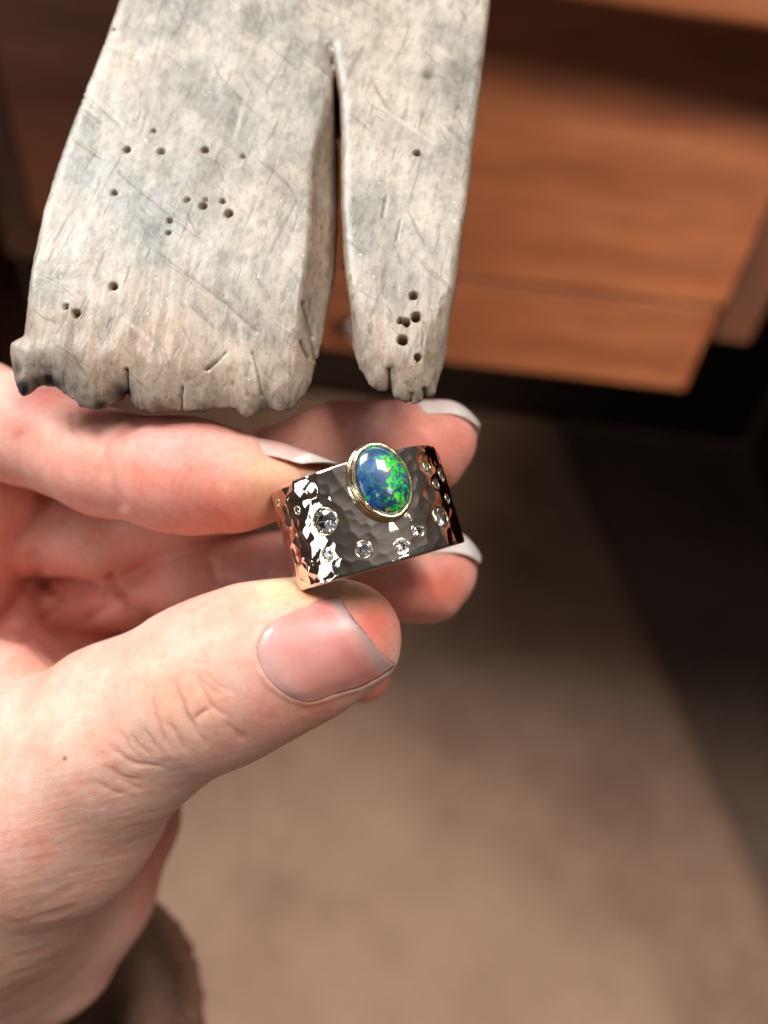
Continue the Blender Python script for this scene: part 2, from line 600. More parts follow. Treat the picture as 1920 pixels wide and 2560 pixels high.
def laplace(V, Fq, it, lam=0.5):
    E = np.concatenate([Fq[:, [0, 1]], Fq[:, [1, 2]], Fq[:, [2, 3]], Fq[:, [3, 0]]])
    n = len(V)
    deg = np.bincount(E[:, 0], minlength=n) + np.bincount(E[:, 1], minlength=n)
    for i in range(it):
        l = lam if i % 2 == 0 else -lam * 1.02
        S = np.stack([np.bincount(E[:, 0], V[E[:, 1], k], n) + np.bincount(E[:, 1], V[E[:, 0], k], n) for k in range(3)], 1)
        V = V + l * (S / deg[:, None] - V)
    return V


def subdivide(V, Fq):
    """split every quad in four, then relax"""
    used, inv = np.unique(Fq, return_inverse=True)
    V, Fq = V[used], inv.reshape(Fq.shape)
    n, m = len(V), len(Fq)
    E = np.sort(np.stack([Fq, np.roll(Fq, -1, 1)], -1).reshape(-1, 2), 1).astype(np.int64)
    key, inv = np.unique(E[:, 0] * n + E[:, 1], return_inverse=True)
    mid = (V[key // n] + V[key % n]) / 2
    em = inv.reshape(m, 4) + n
    fc = np.arange(m) + n + len(key)
    V2 = np.concatenate([V, mid, V[Fq].mean(1)])
    F2 = np.concatenate([np.stack([Fq[:, k], em[:, k], fc, em[:, k - 1]], 1) for k in range(4)])
    return laplace(V2, F2, 4, 0.5), F2


def normals(V, Fq):
    n = np.cross(V[Fq[:, 2]] - V[Fq[:, 0]], V[Fq[:, 3]] - V[Fq[:, 1]])
    N = np.zeros_like(V)
    for k in range(4):
        for c in range(3):
            N[:, c] += np.bincount(Fq[:, k], n[:, c], len(V))
    return N / (np.linalg.norm(N, axis=1)[:, None] + 1e-12)


def smin(a, b, k):
    h = np.maximum(k - np.abs(a - b), 0) / k
    return np.minimum(a, b) - h * h * k * 0.25


_rng = np.random.default_rng(11)
_lat = _rng.random((32, 32, 32)).astype(np.float32)


def vnoise(P):                     # value noise, period 32
    i = np.floor(P).astype(int)
    f = P - i
    f = f * f * (3 - 2 * f)
    r = 0
    for a in (0, 1):
        for b in (0, 1):
            for c in (0, 1):
                w = (f[:, 0] if a else 1 - f[:, 0]) * (f[:, 1] if b else 1 - f[:, 1]) * (f[:, 2] if c else 1 - f[:, 2])
                r = r + w * _lat[(i[:, 0] + a) % 32, (i[:, 1] + b) % 32, (i[:, 2] + c) % 32]
    return r * 2 - 1


def poly_dist(X, Y, pts, closed=False):
    """distance to a polyline, arrays X Y"""
    P = np.array(pts, float)
    Q = np.roll(P, -1, 0) if closed else P[1:]
    P = P if closed else P[:-1]
    best = np.full(X.shape, 1e9)
    for a, b in zip(P, Q):
        d = b - a
        L = d @ d + 1e-12
        t = np.clip(((X - a[0]) * d[0] + (Y - a[1]) * d[1]) / L, 0, 1)
        best = np.minimum(best, (X - a[0] - t * d[0]) ** 2 + (Y - a[1] - t * d[1]) ** 2)
    return np.sqrt(best)


def poly_in(X, Y, pts):
    P = np.array(pts, float)
    ins = np.zeros(X.shape, bool)
    for a, b in zip(P, np.roll(P, -1, 0)):
        if a[1] != b[1]:
            c = ((a[1] > Y) != (b[1] > Y)) & (X < (b[0] - a[0]) * (Y - a[1]) / (b[1] - a[1]) + a[0])
            ins ^= c
    return ins


def sstep(x, a, b):
    t = np.clip((x - a) / (b - a), 0, 1)
    return t * t * (3 - 2 * t)


# ------------------------------------------------------------------ ring (work frame, mm)
RR, HW = 10.5, 6.0                 # outer radius, half width of the band
AX = np.array([-0.284, 0.956, 0.065])
AX /= np.linalg.norm(AX)
RB = px(954, 1417, 96.0)
RC = RB + AX * HW
E1 = -RC + AX * (RC @ AX)          # towards the viewpoint
E1 /= np.linalg.norm(E1)
E2 = np.cross(AX, E1)              # direction of positive angle
if E2[0] < 0:
    E2 = -E2


def hit_cyl(x, y, rad):
    d = px(x, y, 1.0)
    o = -RC
    dp = d - AX * (d @ AX)
    op = o - AX * (o @ AX)
    a, b, c = dp @ dp, 2 * dp @ op, op @ op - rad * rad
    disc = b * b - 4 * a * c
    t = (-b - math.sqrt(max(disc, 0))) / (2 * a)
    p = d * t
    q = p - RC
    return math.atan2(q @ E2, q @ E1), q @ AX, p


ring = empty('gold_ring', W(RC - E2 * 0))
tag(ring, 'wide hammered rose gold ring set with oval blue-green opal and small diamonds, held between fingertips', 'ring')


def crop1(x, y):
    return 640 + x / 2.765, 1060 + y / 2.765


dia_px = [(285, 598, 27), (478, 675, 92), (492, 903, 43), (745, 868, 58), (1005, 843, 45), (1117, 737, 45),
          (1278, 640, 76), (1183, 292, 37), (1245, 415, 36), (1284, 350, 54), (1326, 515, 38), (152, 548, 26)]
dias = []
for x, y, r in dia_px:
    th, hh, p = hit_cyl(*crop1(x, y), RR)
    dias.append((th, hh, r / 2.765 * p[2] / F))

# band mesh with hammer marks
rng = np.random.default_rng(5)
NTH, NH = 620, 110
ths = np.linspace(-math.pi, math.pi, NTH, endpoint=False)
hs = np.linspace(-HW, HW, NH)
TT, HH = np.meshgrid(ths, hs, indexing='ij')
ns = 620
st, sh = rng.uniform(-math.pi, math.pi, ns), rng.uniform(-HW - 1, HW + 1, ns)
sz = rng.uniform(0.6, 1.7, ns)
best = np.full(TT.shape, 9.0)
for a, b, c in zip(st, sh, sz):
    dt = (TT - a + math.pi) % (2 * math.pi) - math.pi
    best = np.minimum(best, ((dt * RR) ** 2 + (HH - b) ** 2) / (2 * 4.2 * c) - 0.030 * c)
calm = 1.15 - 0.35 * np.exp(-((TT - 0.12) / 0.42) ** 2 - ((HH + 2.5) / 4) ** 2)
rad = RR + np.minimum(best, 0.08) * 1.05 * calm
rad += -0.10 * sstep(np.abs(HH), HW - 0.45, HW) ** 2
for a, b, c in dias:
    d = np.sqrt((((TT - a + math.pi) % (2 * math.pi) - math.pi) * RR) ** 2 + (HH - b) ** 2)
    rad = np.where(d < c * 2.0, rad * 1, rad)
    flat = np.exp(-(d / (c * 1.5)) ** 4)
    rad = rad * (1 - flat) + (RR - 0.03) * flat
    rad -= np.clip(1 - d / (c * 1.02), 0, 1) ** 0.8 * c * 0.95 * (d < c * 1.02) + 0.12 * sstep(-d, -c * 1.02, -c * 0.9)
P = RC + AX * HH[..., None] + (E1 * np.cos(TT)[..., None] + E2 * np.sin(TT)[..., None]) * rad[..., None]
RIN = RR - 1.7
inn = [RC + AX * h + (E1 * np.cos(ths)[:, None] + E2 * np.sin(ths)[:, None]) * r for h, r in
       ((HW, RIN + 0.15), (HW - 0.25, RIN), (0, RIN - 0.15), (-HW + 0.25, RIN), (-HW, RIN + 0.15))]
full = np.concatenate([P] + [i[:, None, :] for i in inn], axis=1)
m = full.shape[1]
ii, jj = np.meshgrid(np.arange(NTH), np.arange(m), indexing='ij')
FQ = np.stack([ii * m + jj, ((ii + 1) % NTH) * m + jj, ((ii + 1) % NTH) * m + (jj + 1) % m, ii * m + (jj + 1) % m], -1).reshape(-1, 4)
if np.dot(np.cross(E1, E2), AX) > 0:
    FQ = FQ
else:
    FQ = FQ[:, ::-1]
band = mesh_np('band', W(full.reshape(-1, 3)), FQ, GOLD, ring, W(RC))


def frame_at(th, hh, rad_):
    n = E1 * math.cos(th) + E2 * math.sin(th)
    t = -E1 * math.sin(th) + E2 * math.cos(th)
    return RC + AX * hh + n * rad_, t, AX, n


def local_obj(name, verts_mm, faces, mat, org, t, a, n, parent, smooth=True):
    """mesh given in local mm axes (t, a, n); object carries the orientation"""
    me = bpy.data.meshes.new(name)
    me.from_pydata([tuple(np.array(v) / 1000.0) for v in verts_mm], [], [tuple(f) for f in faces])
    if smooth:
        me.polygons.foreach_set('use_smooth', np.ones(len(me.polygons), bool))
    me.materials.append(mat)
    o = bpy.data.objects.new(name, me)
    COL.objects.link(o)
    tw, aw, nw, ow = WD(t), WD(a), WD(n), W(org)
    mw = Matrix([[tw[i], aw[i], nw[i], ow[i]] for i in range(3)] + [[0, 0, 0, 1]])
    if parent is not None:
        o.parent = parent
        o.matrix_parent_inverse = Matrix.Identity(4)
        par = parent
        chain = Matrix.Identity(4)
        lst = []
        while par is not None:
            lst.append(par)
            par = par.parent
        for q in reversed(lst):
            chain = chain @ q.matrix_basis
        o.matrix_basis = chain.inverted() @ mw
    else:
        o.matrix_basis = mw
    return o


def brilliant(r):
    V, Fc = [], []
    tb = 8
    V += [(0.56 * r * math.cos(2 * math.pi * (i + .5) / tb), 0.56 * r * math.sin(2 * math.pi * (i + .5) / tb), 0.26 * r) for i in range(tb)]
    V += [(0.80 * r * math.cos(2 * math.pi * i / tb), 0.80 * r * math.sin(2 * math.pi * i / tb), 0.15 * r) for i in range(tb)]
    V += [(r * math.cos(2 * math.pi * i / 16), r * math.sin(2 * math.pi * i / 16), 0.0) for i in range(16)]
    V += [(r * math.cos(2 * math.pi * i / 16), r * math.sin(2 * math.pi * i / 16), -0.05 * r) for i in range(16)]
    V.append((0, 0, -0.80 * r))
    Fc.append(list(range(tb)))
    for i in range(tb):
        j = (i + 1) % tb
        Fc.append((i, 8 + i, 8 + j) if False else (8 + j, i, 8 + i))
        Fc.append((i, 8 + j, j))
        g0, g1, g2, gm1 = 16 + 2 * i, 16 + (2 * i + 1) % 16, 16 + (2 * i + 2) % 16, 16 + (2 * i - 1) % 16
        Fc.append((8 + i, g0, g1))
        Fc.append((8 + i, g1, 8 + j))
        Fc.append((8 + j, g1, g2))
    for i in range(16):
        Fc.append((16 + i, 32 + i, 32 + (i + 1) % 16, 16 + (i + 1) % 16))
        Fc.append((32 + i, 48, 32 + (i + 1) % 16))
    return V, Fc


def torus_loc(R, r, n=40, k=10, squash=1.0):
    V = [((R + r * math.cos(b)) * math.cos(a), (R + r * math.cos(b)) * math.sin(a), r * squash * math.sin(b))
         for a in [2 * math.pi * i / n for i in range(n)] for b in [2 * math.pi * j / k for j in range(k)]]
    Fc = [(i * k + j, ((i + 1) % n) * k + j, ((i + 1) % n) * k + (j + 1) % k, i * k + (j + 1) % k) for i in range(n) for j in range(k)]
    return V, Fc


for a, b, c in dias:
    o_, t_, x_, n_ = frame_at(a, b, RR - 0.08)
    g = c * 0.93
    Vb, Fb = brilliant(g)
    d = local_obj('diamond', Vb, Fb, GEM, o_, t_, x_, n_, ring, False)
    bm = bmesh.new()
    bm.from_mesh(d.data)
    bmesh.ops.recalc_face_normals(bm, faces=bm.faces)
    bm.to_mesh(d.data)
    bm.free()
    Vt, Ft = torus_loc(c * 1.02, 0.065 + 0.025 * c, squash=0.8)
    local_obj('setting', Vt, Ft, GOLD_Y, o_ + n_ * 0.03, t_, x_, n_, d)

# bezel and opal
th, hh, _ = hit_cyl(958, 1200, RR + 2.1)
BO, BT, BA, BN = frame_at(th, hh, RR)
tw_ = math.radians(7)
BT, BA = BT * math.cos(tw_) + BA * math.sin(tw_), BA * math.cos(tw_) - BT * math.sin(tw_)
SA, SB = 2.80, 3.92                # stone semi-axes (across, along)
prof = [(0.60, -2.6), (0.60, 0.30), (0.54, 0.42), (0.38, 0.46), (0.31, 0.62), (0.30, 1.35), (0.31, 1.75), (0.28, 1.98), (0.18, 2.08), (0.06, 2.08), (-0.03, 2.0), (-0.07, 1.90), (-0.10, 1.4), (-0.10, 0.2)]
NB = 120
V = []
for i in range(NB):
    a = 2 * math.pi * i / NB
    wob = 1 + 0.004 * math.sin(a * 7) + 0.003 * math.sin(a * 17 + 1)
    ca, sa = math.cos(a), math.sin(a)
    nn = np.array([ca / SA, sa / SB])
    nn /= np.linalg.norm(nn)
    for o_, z in prof:
        dz = 0.022 * math.sin(a * 9 + 2) * math.sin(a * 5) if z > 1.3 else 0
        V.append((SA * ca * wob + nn[0] * o_, SB * sa * wob + nn[1] * o_, z + dz))
local_obj('bezel', V, grid_faces(NB, len(prof), True), GOLD_Y, BO, BT, BA, BN, ring)
V, Fc = [], []
NR = 26
for i in range(NB):
    a = 2 * math.pi * i / NB
    for j in range(NR):
        q = j / (NR - 1)
        rr_ = math.sin(q * math.pi / 2)
        z = 1.70 + 1.35 * (1 - rr_ ** 2.3) ** 0.62
        V.append((SA * 0.985 * math.cos(a) * rr_, SB * 0.985 * math.sin(a) * rr_, z if j < NR - 1 else 1.2))
Fc = [f for f in grid_faces(NB, NR, True)]
opal = local_obj('opal', V, Fc, OPAL, BO, BT, BA, BN, ring)
bm = bmesh.new()
bm.from_mesh(opal.data)
bmesh.ops.remove_doubles(bm, verts=bm.verts, dist=1e-7)
bmesh.ops.recalc_face_normals(bm, faces=bm.faces)
if bm.faces[0].normal.z < 0:
    bmesh.ops.reverse_faces(bm, faces=bm.faces)
bm.to_mesh(opal.data)
bm.free()

# ------------------------------------------------------------------ bench peg
AL = math.radians(18)
PN = np.array([0, math.sin(AL), -math.cos(AL)])       # out of the top face
PE1, PE2 = np.array([1.0, 0, 0]), np.array([0, math.cos(AL), math.sin(AL)])
P0 = px(600, 880, 92.0)


def peg_ab(x, y, down=0.0):
    d = px(x, y, 1.0)
    o = P0 - PN * down
    p = d * ((PN @ o) / (PN @ d))
    return float((p - P0) @ PE1), float((p - P0) @ PE2)


left = [(295, 0), (262, 95), (225, 190), (200, 250), (165, 345), (135, 430), (105, 530), (80, 640), (55, 760), (42, 815)]
front1 = [(29, 863), (18, 911), (22, 959), (36, 988), (51, 995), (70, 986), (96, 966), (120, 964), (145, 981), (169, 998), (183, 1017),
          (207, 1022), (241, 1030), (258, 1024), (275, 1012), (299, 998), (316, 992), (330, 1012), (347, 1024), (395, 1030), (453, 1029), (511, 1031),
          (530, 1024), (569, 1019), (588, 1031), (606, 1044), (622, 1050), (641, 1034), (665, 1019), (699, 1027), (728, 1012), (747, 978), (767, 930), (776, 892)]
slotl = [(798, 838), (814, 760), (828, 700), (836, 638), (841, 516), (841, 353), (836, 240), (830, 178)]
slotr = [(838, 185), (849, 252), (853, 353), (852, 516), (857, 598), (863, 679), (875, 752), (883, 822), (895, 895)]
front2 = [(908, 935), (922, 963), (934, 973), (956, 978), (972, 980), (985, 992), (1004, 1001), (1028, 1008), (1040, 1012), (1052, 1003), (1079, 996), (1093, 989), (1101, 975), (1105, 948)]
right = [(1110, 900), (1123, 793), (1142, 697), (1156, 582), (1175, 452), (1190, 311), (1205, 200), (1215, 100), (1226, 0)]
ab = [peg_ab(x, y, 0.6) for x, y in left]
ab += [peg_ab(x, y, 3.6) for x, y in front1]
ab += [peg_ab(x, y, 4.5) for x, y in slotl]
ab += [peg_ab(x, y, 1.2) for x, y in slotr]
ab += [peg_ab(x, y, 3.6) for x, y in front2]
ab += [peg_ab(x, y, 0.6) for x, y in right]
BMAX = 128.0
(la, lb), (lc, ld) = ab[0], ab[2]
(ra, rb), (rc, rd) = ab[-1], ab[-3]
ab = [(la + (la - lc) / (lb - ld) * (BMAX - lb) * 0.45, BMAX)] + ab + [(ra + (ra - rc) / (rb - rd) * (BMAX - rb) * 0.6, BMAX)]
hv = 0.40
abn = np.array(ab)
amin, amax = abn[:, 0].min() - 2, abn[:, 0].max() + 2
bmin = abn[:, 1].min() - 2
TH0 = 7.0
aa = np.arange(amin, amax, hv)
bb = np.arange(bmin, BMAX + 2, hv)
zz = np.arange(-20.0, 2.0, hv)
A2, B2 = np.meshgrid(aa, bb, indexing='ij')
d2 = poly_dist(A2, B2, ab, True)
d2 = np.where(poly_in(A2, B2, ab), -d2, d2)
# wedge: thin worn front, thick root
thick = TH0 + 9.0 * sstep(B2, 0, 60)
fr = 1 - sstep(B2, -3.0, 9.0)                          # 1 at the front
wslot = np.exp(-((A2 - peg_ab(800, 700)[0]) / 4.2) ** 2) * (1 - sstep(B2, 25, 42)) * (A2 < peg_ab(843, 600, 4.5)[0])
droop = 1.6 * (1 - sstep(B2, -6.0, 14.0)) + 0.5 * np.sin(A2 * 0.22 + 1) * (1 - sstep(B2, -4, 12))
Z = zz[None, None, :]
top = Z + droop[..., None]
bot = -Z - thick[..., None]
dz = np.maximum(top, bot)
dd = d2[..., None] + (3.3 * wslot)[..., None] * np.clip(1 + Z / 6.0, 0, 1)
dd = dd - (0.95 * fr)[..., None]
kk = (1.6 + 6.0 * fr * (1 - 0.7 * wslot) - 0.8 * wslot)[..., None]
hq = np.maximum(kk - np.abs(dd - dz), 0) / kk
fpeg = np.maximum(dd, dz) + hq * hq * kk * 0.25
V, Fq = surface_nets(fpeg.astype(np.float32), np.array([amin, bmin, -20.0]), hv)
V = laplace(V, Fq, 4, 0.5)
V, Fq = subdivide(V, Fq)
N = normals(V, Fq)
if N[np.argmax(V[:, 2])][2] < 0:
    Fq = Fq[:, ::-1]
    N = -N
topw = np.clip(N[:, 2], 0, 1)
front = 1 - sstep(V[:, 1] + 3.0 * vnoise(V * 0.25), -3.0, 17.0)
side = (1 - topw) * (1 - front)
disp = 0.09 * vnoise(V * 0.3) + 0.025 * vnoise(V * 1.1)
disp += front * (0.13 * vnoise(V * [1.1, 0.22, 0.3]) + 0.09 * vnoise(V * [3.0, 0.4, 0.5] + 7))
disp += side * (0.07 * vnoise(V * [1.0, 1.6, 0.3] + 3))
pegw = P0 + V[:, :1] * PE1 + V[:, 1:2] * PE2 + V[:, 2:] * PN
pxx = 960 + F * pegw[:, 0] / pegw[:, 2]
pyy = 1280 - F * pegw[:, 1] / pegw[:, 2]
tops = (V[:, 2] > -5.0) & (N[:, 2] > 0.1)
hole = np.zeros(len(V))
char = np.zeros(len(V))
holes = [(319, 378, 9), (404, 383, 9), (513, 379, 9), (608, 394, 6), (385, 332, 5), (287, 486, 6.5), (469, 504, 6.5), (514, 503, 5), (509, 519, 9), (557, 506, 6.5),
         (573, 537, 10), (426, 555, 6), (422, 585, 5), (283, 717, 9.5), (187, 780, 9.5), (162, 764, 6), (1042, 387, 9), (1034, 739, 9.5), (1040, 790, 11),
         (1017, 803, 9), (1001, 799, 7), (1007, 846, 12), (1046, 883, 8), (285, 78, 4.5)]
for hx, hy, hr in holes:
    a, b = peg_ab(hx, hy, 0.3)
    r = hr * 0.048 * 1.08
    dh = np.hypot(V[:, 0] - a, V[:, 1] - b)
    k = (1 - sstep(dh, r * 0.72, r * 1.12)) * tops
    disp -= 1.9 * k
    hole = np.maximum(hole, (1 - sstep(dh, r * 0.85, r * 1.15)) * tops)
# saw nicks, splits and knife cuts: polylines in photograph pixels, width (px), depth (mm)
cuts = [([(316, 925), (316, 965), (318, 1000)], 4, 0.7), ([(630, 880), (645, 940), (655, 990)], 3, 0.35), ([(456, 970), (453, 1025)], 3, 0.4), ([(540, 905), (515, 925)], 3, 0.3),
        ([(780, 850), (790, 900)], 4, 0.4), ([(752, 855), (770, 895)], 4, 0.4), ([(760, 760), (782, 842)], 4, 0.5), ([(972, 925), (972, 985)], 5, 0.5),
        ([(1062, 975), (1064, 1000)], 5, 0.6), ([(1030, 985), (1026, 1005)], 4, 0.4), ([(565, 880), (520, 925)], 2.5, 0.25), ([(400, 640), (560, 760), (640, 830)], 4, 0.16),
        ([(300, 430), (420, 530), (520, 610)], 4, 0.14), ([(860, 700), (842, 640)], 2, 0.1), ([(965, 490), (955, 540)], 4, 0.3), ([(1000, 550), (990, 600)], 3.5, 0.25),
        ([(250, 300), (190, 250)], 5, 0.15), ([(300, 310), (215, 230)], 5, 0.12), ([(250, 390), (185, 345)], 5, 0.14), ([(350, 150), (250, 105)], 4, 0.12), ([(235, 265), (200, 238)], 4, 0.2)]
for pl, wd, dp in cuts:
    X0, X1 = min(p[0] for p in pl) - 30, max(p[0] for p in pl) + 30
    Y0, Y1 = min(p[1] for p in pl) - 30, max(p[1] for p in pl) + 30
    s = np.where((pxx > X0) & (pxx < X1) & (pyy > Y0) & (pyy < Y1) & (V[:, 2] > -6.5))[0]
    q = poly_dist(pxx[s], pyy[s], pl)
    disp[s] -= dp * np.exp(-(q / wd) ** 2)
    if dp > 0.2:
        char[s] = np.maximum(char[s], 0.55 * np.exp(-(q / (wd * 0.9)) ** 2))
n1 = vnoise(V * 0.8 + 5)
for cx_, cy_, rr_, st_ in ((48, 972, 42, 0.95), (34, 930, 34, 0.8), (128, 952, 42, 0.9), (90, 965, 30, 0.8), (185, 998, 40, 0.8), (302, 988, 36, 0.9), (250, 1022, 36, 0.8), (400, 1030, 26, 0.5), (520, 1026, 26, 0.6), (660, 1020, 26, 0.6), (620, 1050, 14, 0.6), (720, 1020, 20, 0.6), (1068, 190, 20, 0.55),
                           (600, 1040, 24, 0.4), (1075, 1000, 18, 0.35), (940, 978, 20, 0.3), (30, 920, 20, 0.45), (75, 900, 60, 0.28), (150, 905, 50, 0.22)):
    q = np.hypot(pxx - cx_, pyy - cy_) / rr_
    char = np.maximum(char, st_ * np.exp(-q ** 2) * np.clip(0.75 + 0.5 * n1, 0, 1) * (V[:, 2] > -8))
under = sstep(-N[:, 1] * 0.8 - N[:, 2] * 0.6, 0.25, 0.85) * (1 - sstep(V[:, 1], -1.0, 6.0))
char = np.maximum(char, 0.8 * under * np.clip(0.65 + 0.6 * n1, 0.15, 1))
V2 = V + N * disp[:, None]
me = bpy.data.meshes.new('bench_peg')
peg = local_obj('bench_peg', np.zeros((0, 3)), [], PEGWOOD, P0, PE1, PE2, PN, None)
bpy.data.meshes.remove(me)
tmp = mesh_np('tmp', V2 / 1000.0, Fq, PEGWOOD)
peg.data = tmp.data
bpy.data.objects.remove(tmp)
peg.data.name = 'bench_peg'
attr_f(peg, 'worn', np.clip(front * 0.62 + side * 0.95 * (V[:, 0] > peg_ab(700, 600)[0]) + 0.25 * vnoise(V * 0.12) * topw, 0, 1))
attr_f(peg, 'hole', hole)
attr_f(peg, 'char', char)
tag(peg, 'worn pale wooden bench peg with V slot, drill holes and ragged front edge', 'bench peg')

# ------------------------------------------------------------------ hand
hand_root = W(px(60, 2400, 140))
CH = {
    'index': ([(-330, 1010, 122, 165), (-60, 1040, 113, 136), (60, 1075, 110, 130), (265, 1158, 105, 128), (430, 1185, 101, 137), (500, 1192, 100, 136), (600, 1208, 99, 116), (700, 1212, 99, 76), (800, 1190, 99.5, 26)], 2.0),
    'index_base': ([(-40, 1215, 124, 152), (-160, 1450, 136, 215)], 4.0),
    'middle': ([(70, 1330, 131, 112), (260, 1325, 125, 116), (430, 1270, 121, 112), (600, 1200, 117, 108), (850, 1126, 113.5, 110), (980, 1118, 113, 105), (1070, 1116, 113, 102), (1103, 1092, 113, 82)], 3.0),
    'ring_finger': ([(200, 1500, 138, 100), (340, 1478, 131, 88), (500, 1432, 124, 104), (800, 1432, 116, 104), (960, 1440, 114.5, 103), (1070, 1442, 114.5, 103), (1103, 1420, 114.5, 82)], 3.0),
    'little': ([(300, 1620, 146, 100), (700, 1660, 134, 82), (905, 1684, 130, 72)], 3.0),
    'thumb': ([(872, 1592, 97, 130), (780, 1618, 96.5, 148), (650, 1655, 96.5, 172), (560, 1695, 97.5, 178), (470, 1735, 98, 180), (300, 1835, 102, 212), (120, 1985, 109, 280), (-60, 2110, 118, 330), (-200, 2200, 126, 330)], 5.0),
    'palm': ([(-330, 1500, 150, 300), (60, 1590, 152, 235), (190, 1730, 150, 200), (150, 1950, 142, 200)], 8.0),
    'palm_fold': ([(-420, 1620, 148, 130), (-220, 1640, 132, 84), (-60, 1664, 123, 62), (30, 1690, 122, 62), (120, 1760, 122, 90)], 4.0),
    'palm_mound': ([(120, 1480, 140, 72), (230, 1560, 140, 95)], 5.0),
    'heel': ([(310, 1900, 140, 120), (300, 2050, 141, 128), (235, 2230, 142, 132), (150, 2380, 144, 140)], 6.0),
    'wrist': ([(-10, 2150, 134, 330), (-20, 2310, 150, 250), (-50, 2420, 172, 190), (-40, 2470, 205, 170)], 8.0),
    'back': ([(-420, 1500, 150, 300), (-250, 1950, 150, 380), (-60, 2250, 140, 300)], 10.0),
}
hv = 0.42
lo = np.array([-86.0, -92.0, 78.0])
hi = np.array([16.0, 22.0, 196.0])
shp = np.ceil((hi - lo) / hv).astype(int)
axs = [(lo[i] + np.arange(shp[i]) * hv).astype(np.float32) for i in range(3)]


def chain_sdf(nodes, k, pad):
    """smooth union of a chain of round cones, on the part of the grid it can touch"""
    pts = [(px(x, y, w), r * w / F) for x, y, w, r in nodes]
    bl = np.min([p - r for p, r in pts], 0) - pad
    bh = np.max([p + r for p, r in pts], 0) + pad
    g0 = np.clip(np.floor((bl - lo) / hv).astype(int), 0, shp)
    g1 = np.clip(np.ceil((bh - lo) / hv).astype(int), 0, shp)
    f = np.full(g1 - g0, 60.0, np.float32)
    for (a, ra), (b, rb) in zip(pts[:-1], pts[1:]):
        R = max(ra, rb) + pad
        i0 = np.clip(np.floor((np.minimum(a, b) - R - lo) / hv).astype(int), g0, g1)
        i1 = np.clip(np.ceil((np.maximum(a, b) + R - lo) / hv).astype(int), g0, g1)
        if np.any(i1 - i0 < 1):
            continue
        A, D = a.astype(np.float32), (b - a).astype(np.float32)
        X = axs[0][i0[0]:i1[0], None, None] - A[0]
        Y = axs[1][None, i0[1]:i1[1], None] - A[1]
        Zz = axs[2][None, None, i0[2]:i1[2]] - A[2]
        L = np.float32(D @ D + 1e-9)
        dot = X * D[0] + Y * D[1] + Zz * D[2]
        t = np.clip(dot / L, 0, 1)
        q = (X * X + Y * Y + Zz * Zz) - t * (2 * dot - t * L)
        np.maximum(q, 0, out=q)
        np.sqrt(q, out=q)
        q -= np.float32(ra) + t * np.float32(rb - ra)
        sl = tuple(slice(i0[j] - g0[j], i1[j] - g0[j]) for j in range(3))
        f[sl] = smin(f[sl], q, np.float32(k))
    return f, tuple(slice(g0[j], g1[j]) for j in range(3))


fh = np.full(shp, 60.0, np.float32)
for nm, kk_ in (('back', 10), ('wrist', 9), ('palm', 7), ('heel', 5), ('thumb', 8), ('palm_mound', 3), ('palm_fold', 2.5), ('index_base', 1.6), ('index', 2.2), ('little', 1.5), ('ring_finger', 1.2), ('middle', 0.9)):
    nodes, kc_ = CH[nm]
    fc, sl_ = chain_sdf(nodes, kc_, max(kk_, kc_) + 1.0)
    fh[sl_] = smin(fh[sl_], fc, np.float32(kk_))
V, Fq = surface_nets(fh, lo, hv)
del fh
V = laplace(V, Fq, 8, 0.5)
V, Fq = subdivide(V, Fq)
N = normals(V, Fq)
ctr = V.mean(0)
if ((V - ctr) * N).sum() < 0:
    Fq = Fq[:, ::-1]
    N = -N
Px = 960 + F * V[:, 0] / V[:, 2]
Py = 1280 - F * V[:, 1] / V[:, 2]
Wd = V[:, 2]
facing = -(V * N).sum(1) / np.linalg.norm(V, axis=1)


def c4(x, y):
    return 500 + x / 2.765, 1350 + y / 2.765


def c5(x, y):
    return x / 2.183, 1650 + y / 2.183


def c3(x, y):
    return x / 2.183, 900 + y / 2.183


nail_top = [c4(*q) for q in ((500, 585), (640, 510), (760, 460), (860, 420), (960, 408))]
nail_bot = [c4(*q) for q in ((640, 1078), (740, 1105), (830, 1090), (960, 1040), (1100, 1000), (1220, 940), (1330, 860))]
nail_base = [c4(*q) for q in ((500, 585), (440, 650), (400, 740), (400, 810), (430, 890), (490, 970), (560, 1030), (640, 1078))]
nail_tip = [c4(*q) for q in ((960, 408), (1010, 480), (1060, 560), (1130, 640), (1190, 720), (1260, 800), (1330, 860))]
nail_poly = nail_base + nail_bot[1:] + nail_tip[::-1][1:] + nail_top[::-1][1:-1]
disp = 0.06 * vnoise(V * 0.22) + 0.02 * vnoise(V * 0.8)
thumbf = (Wd < 118) & (facing > -0.1) & (Py > 1440)
s = np.where((Wd < 104) & (facing > -0.1) & (Px > 480) & (Px < 1060) & (Py > 1430) & (Py < 1820))[0]
pd = poly_dist(Px[s], Py[s], nail_poly, True)
pin = poly_in(Px[s], Py[s], nail_poly)
dt_ = poly_dist(Px[s], Py[s], nail_tip)
disp[s] += np.where(pin, -0.34 * sstep(pd, 0, 12), 0.20 * np.exp(-((pd - 9) / 8) ** 2) * sstep(dt_, 8, 40))
disp[s] += np.where(pin, 0, 0.25 * np.exp(-(dt_ / 30) ** 2))
cre = []
T5 = lambda *q: [c5(*p) for p in q]
T3 = lambda *q: [c3(*p) for p in q]
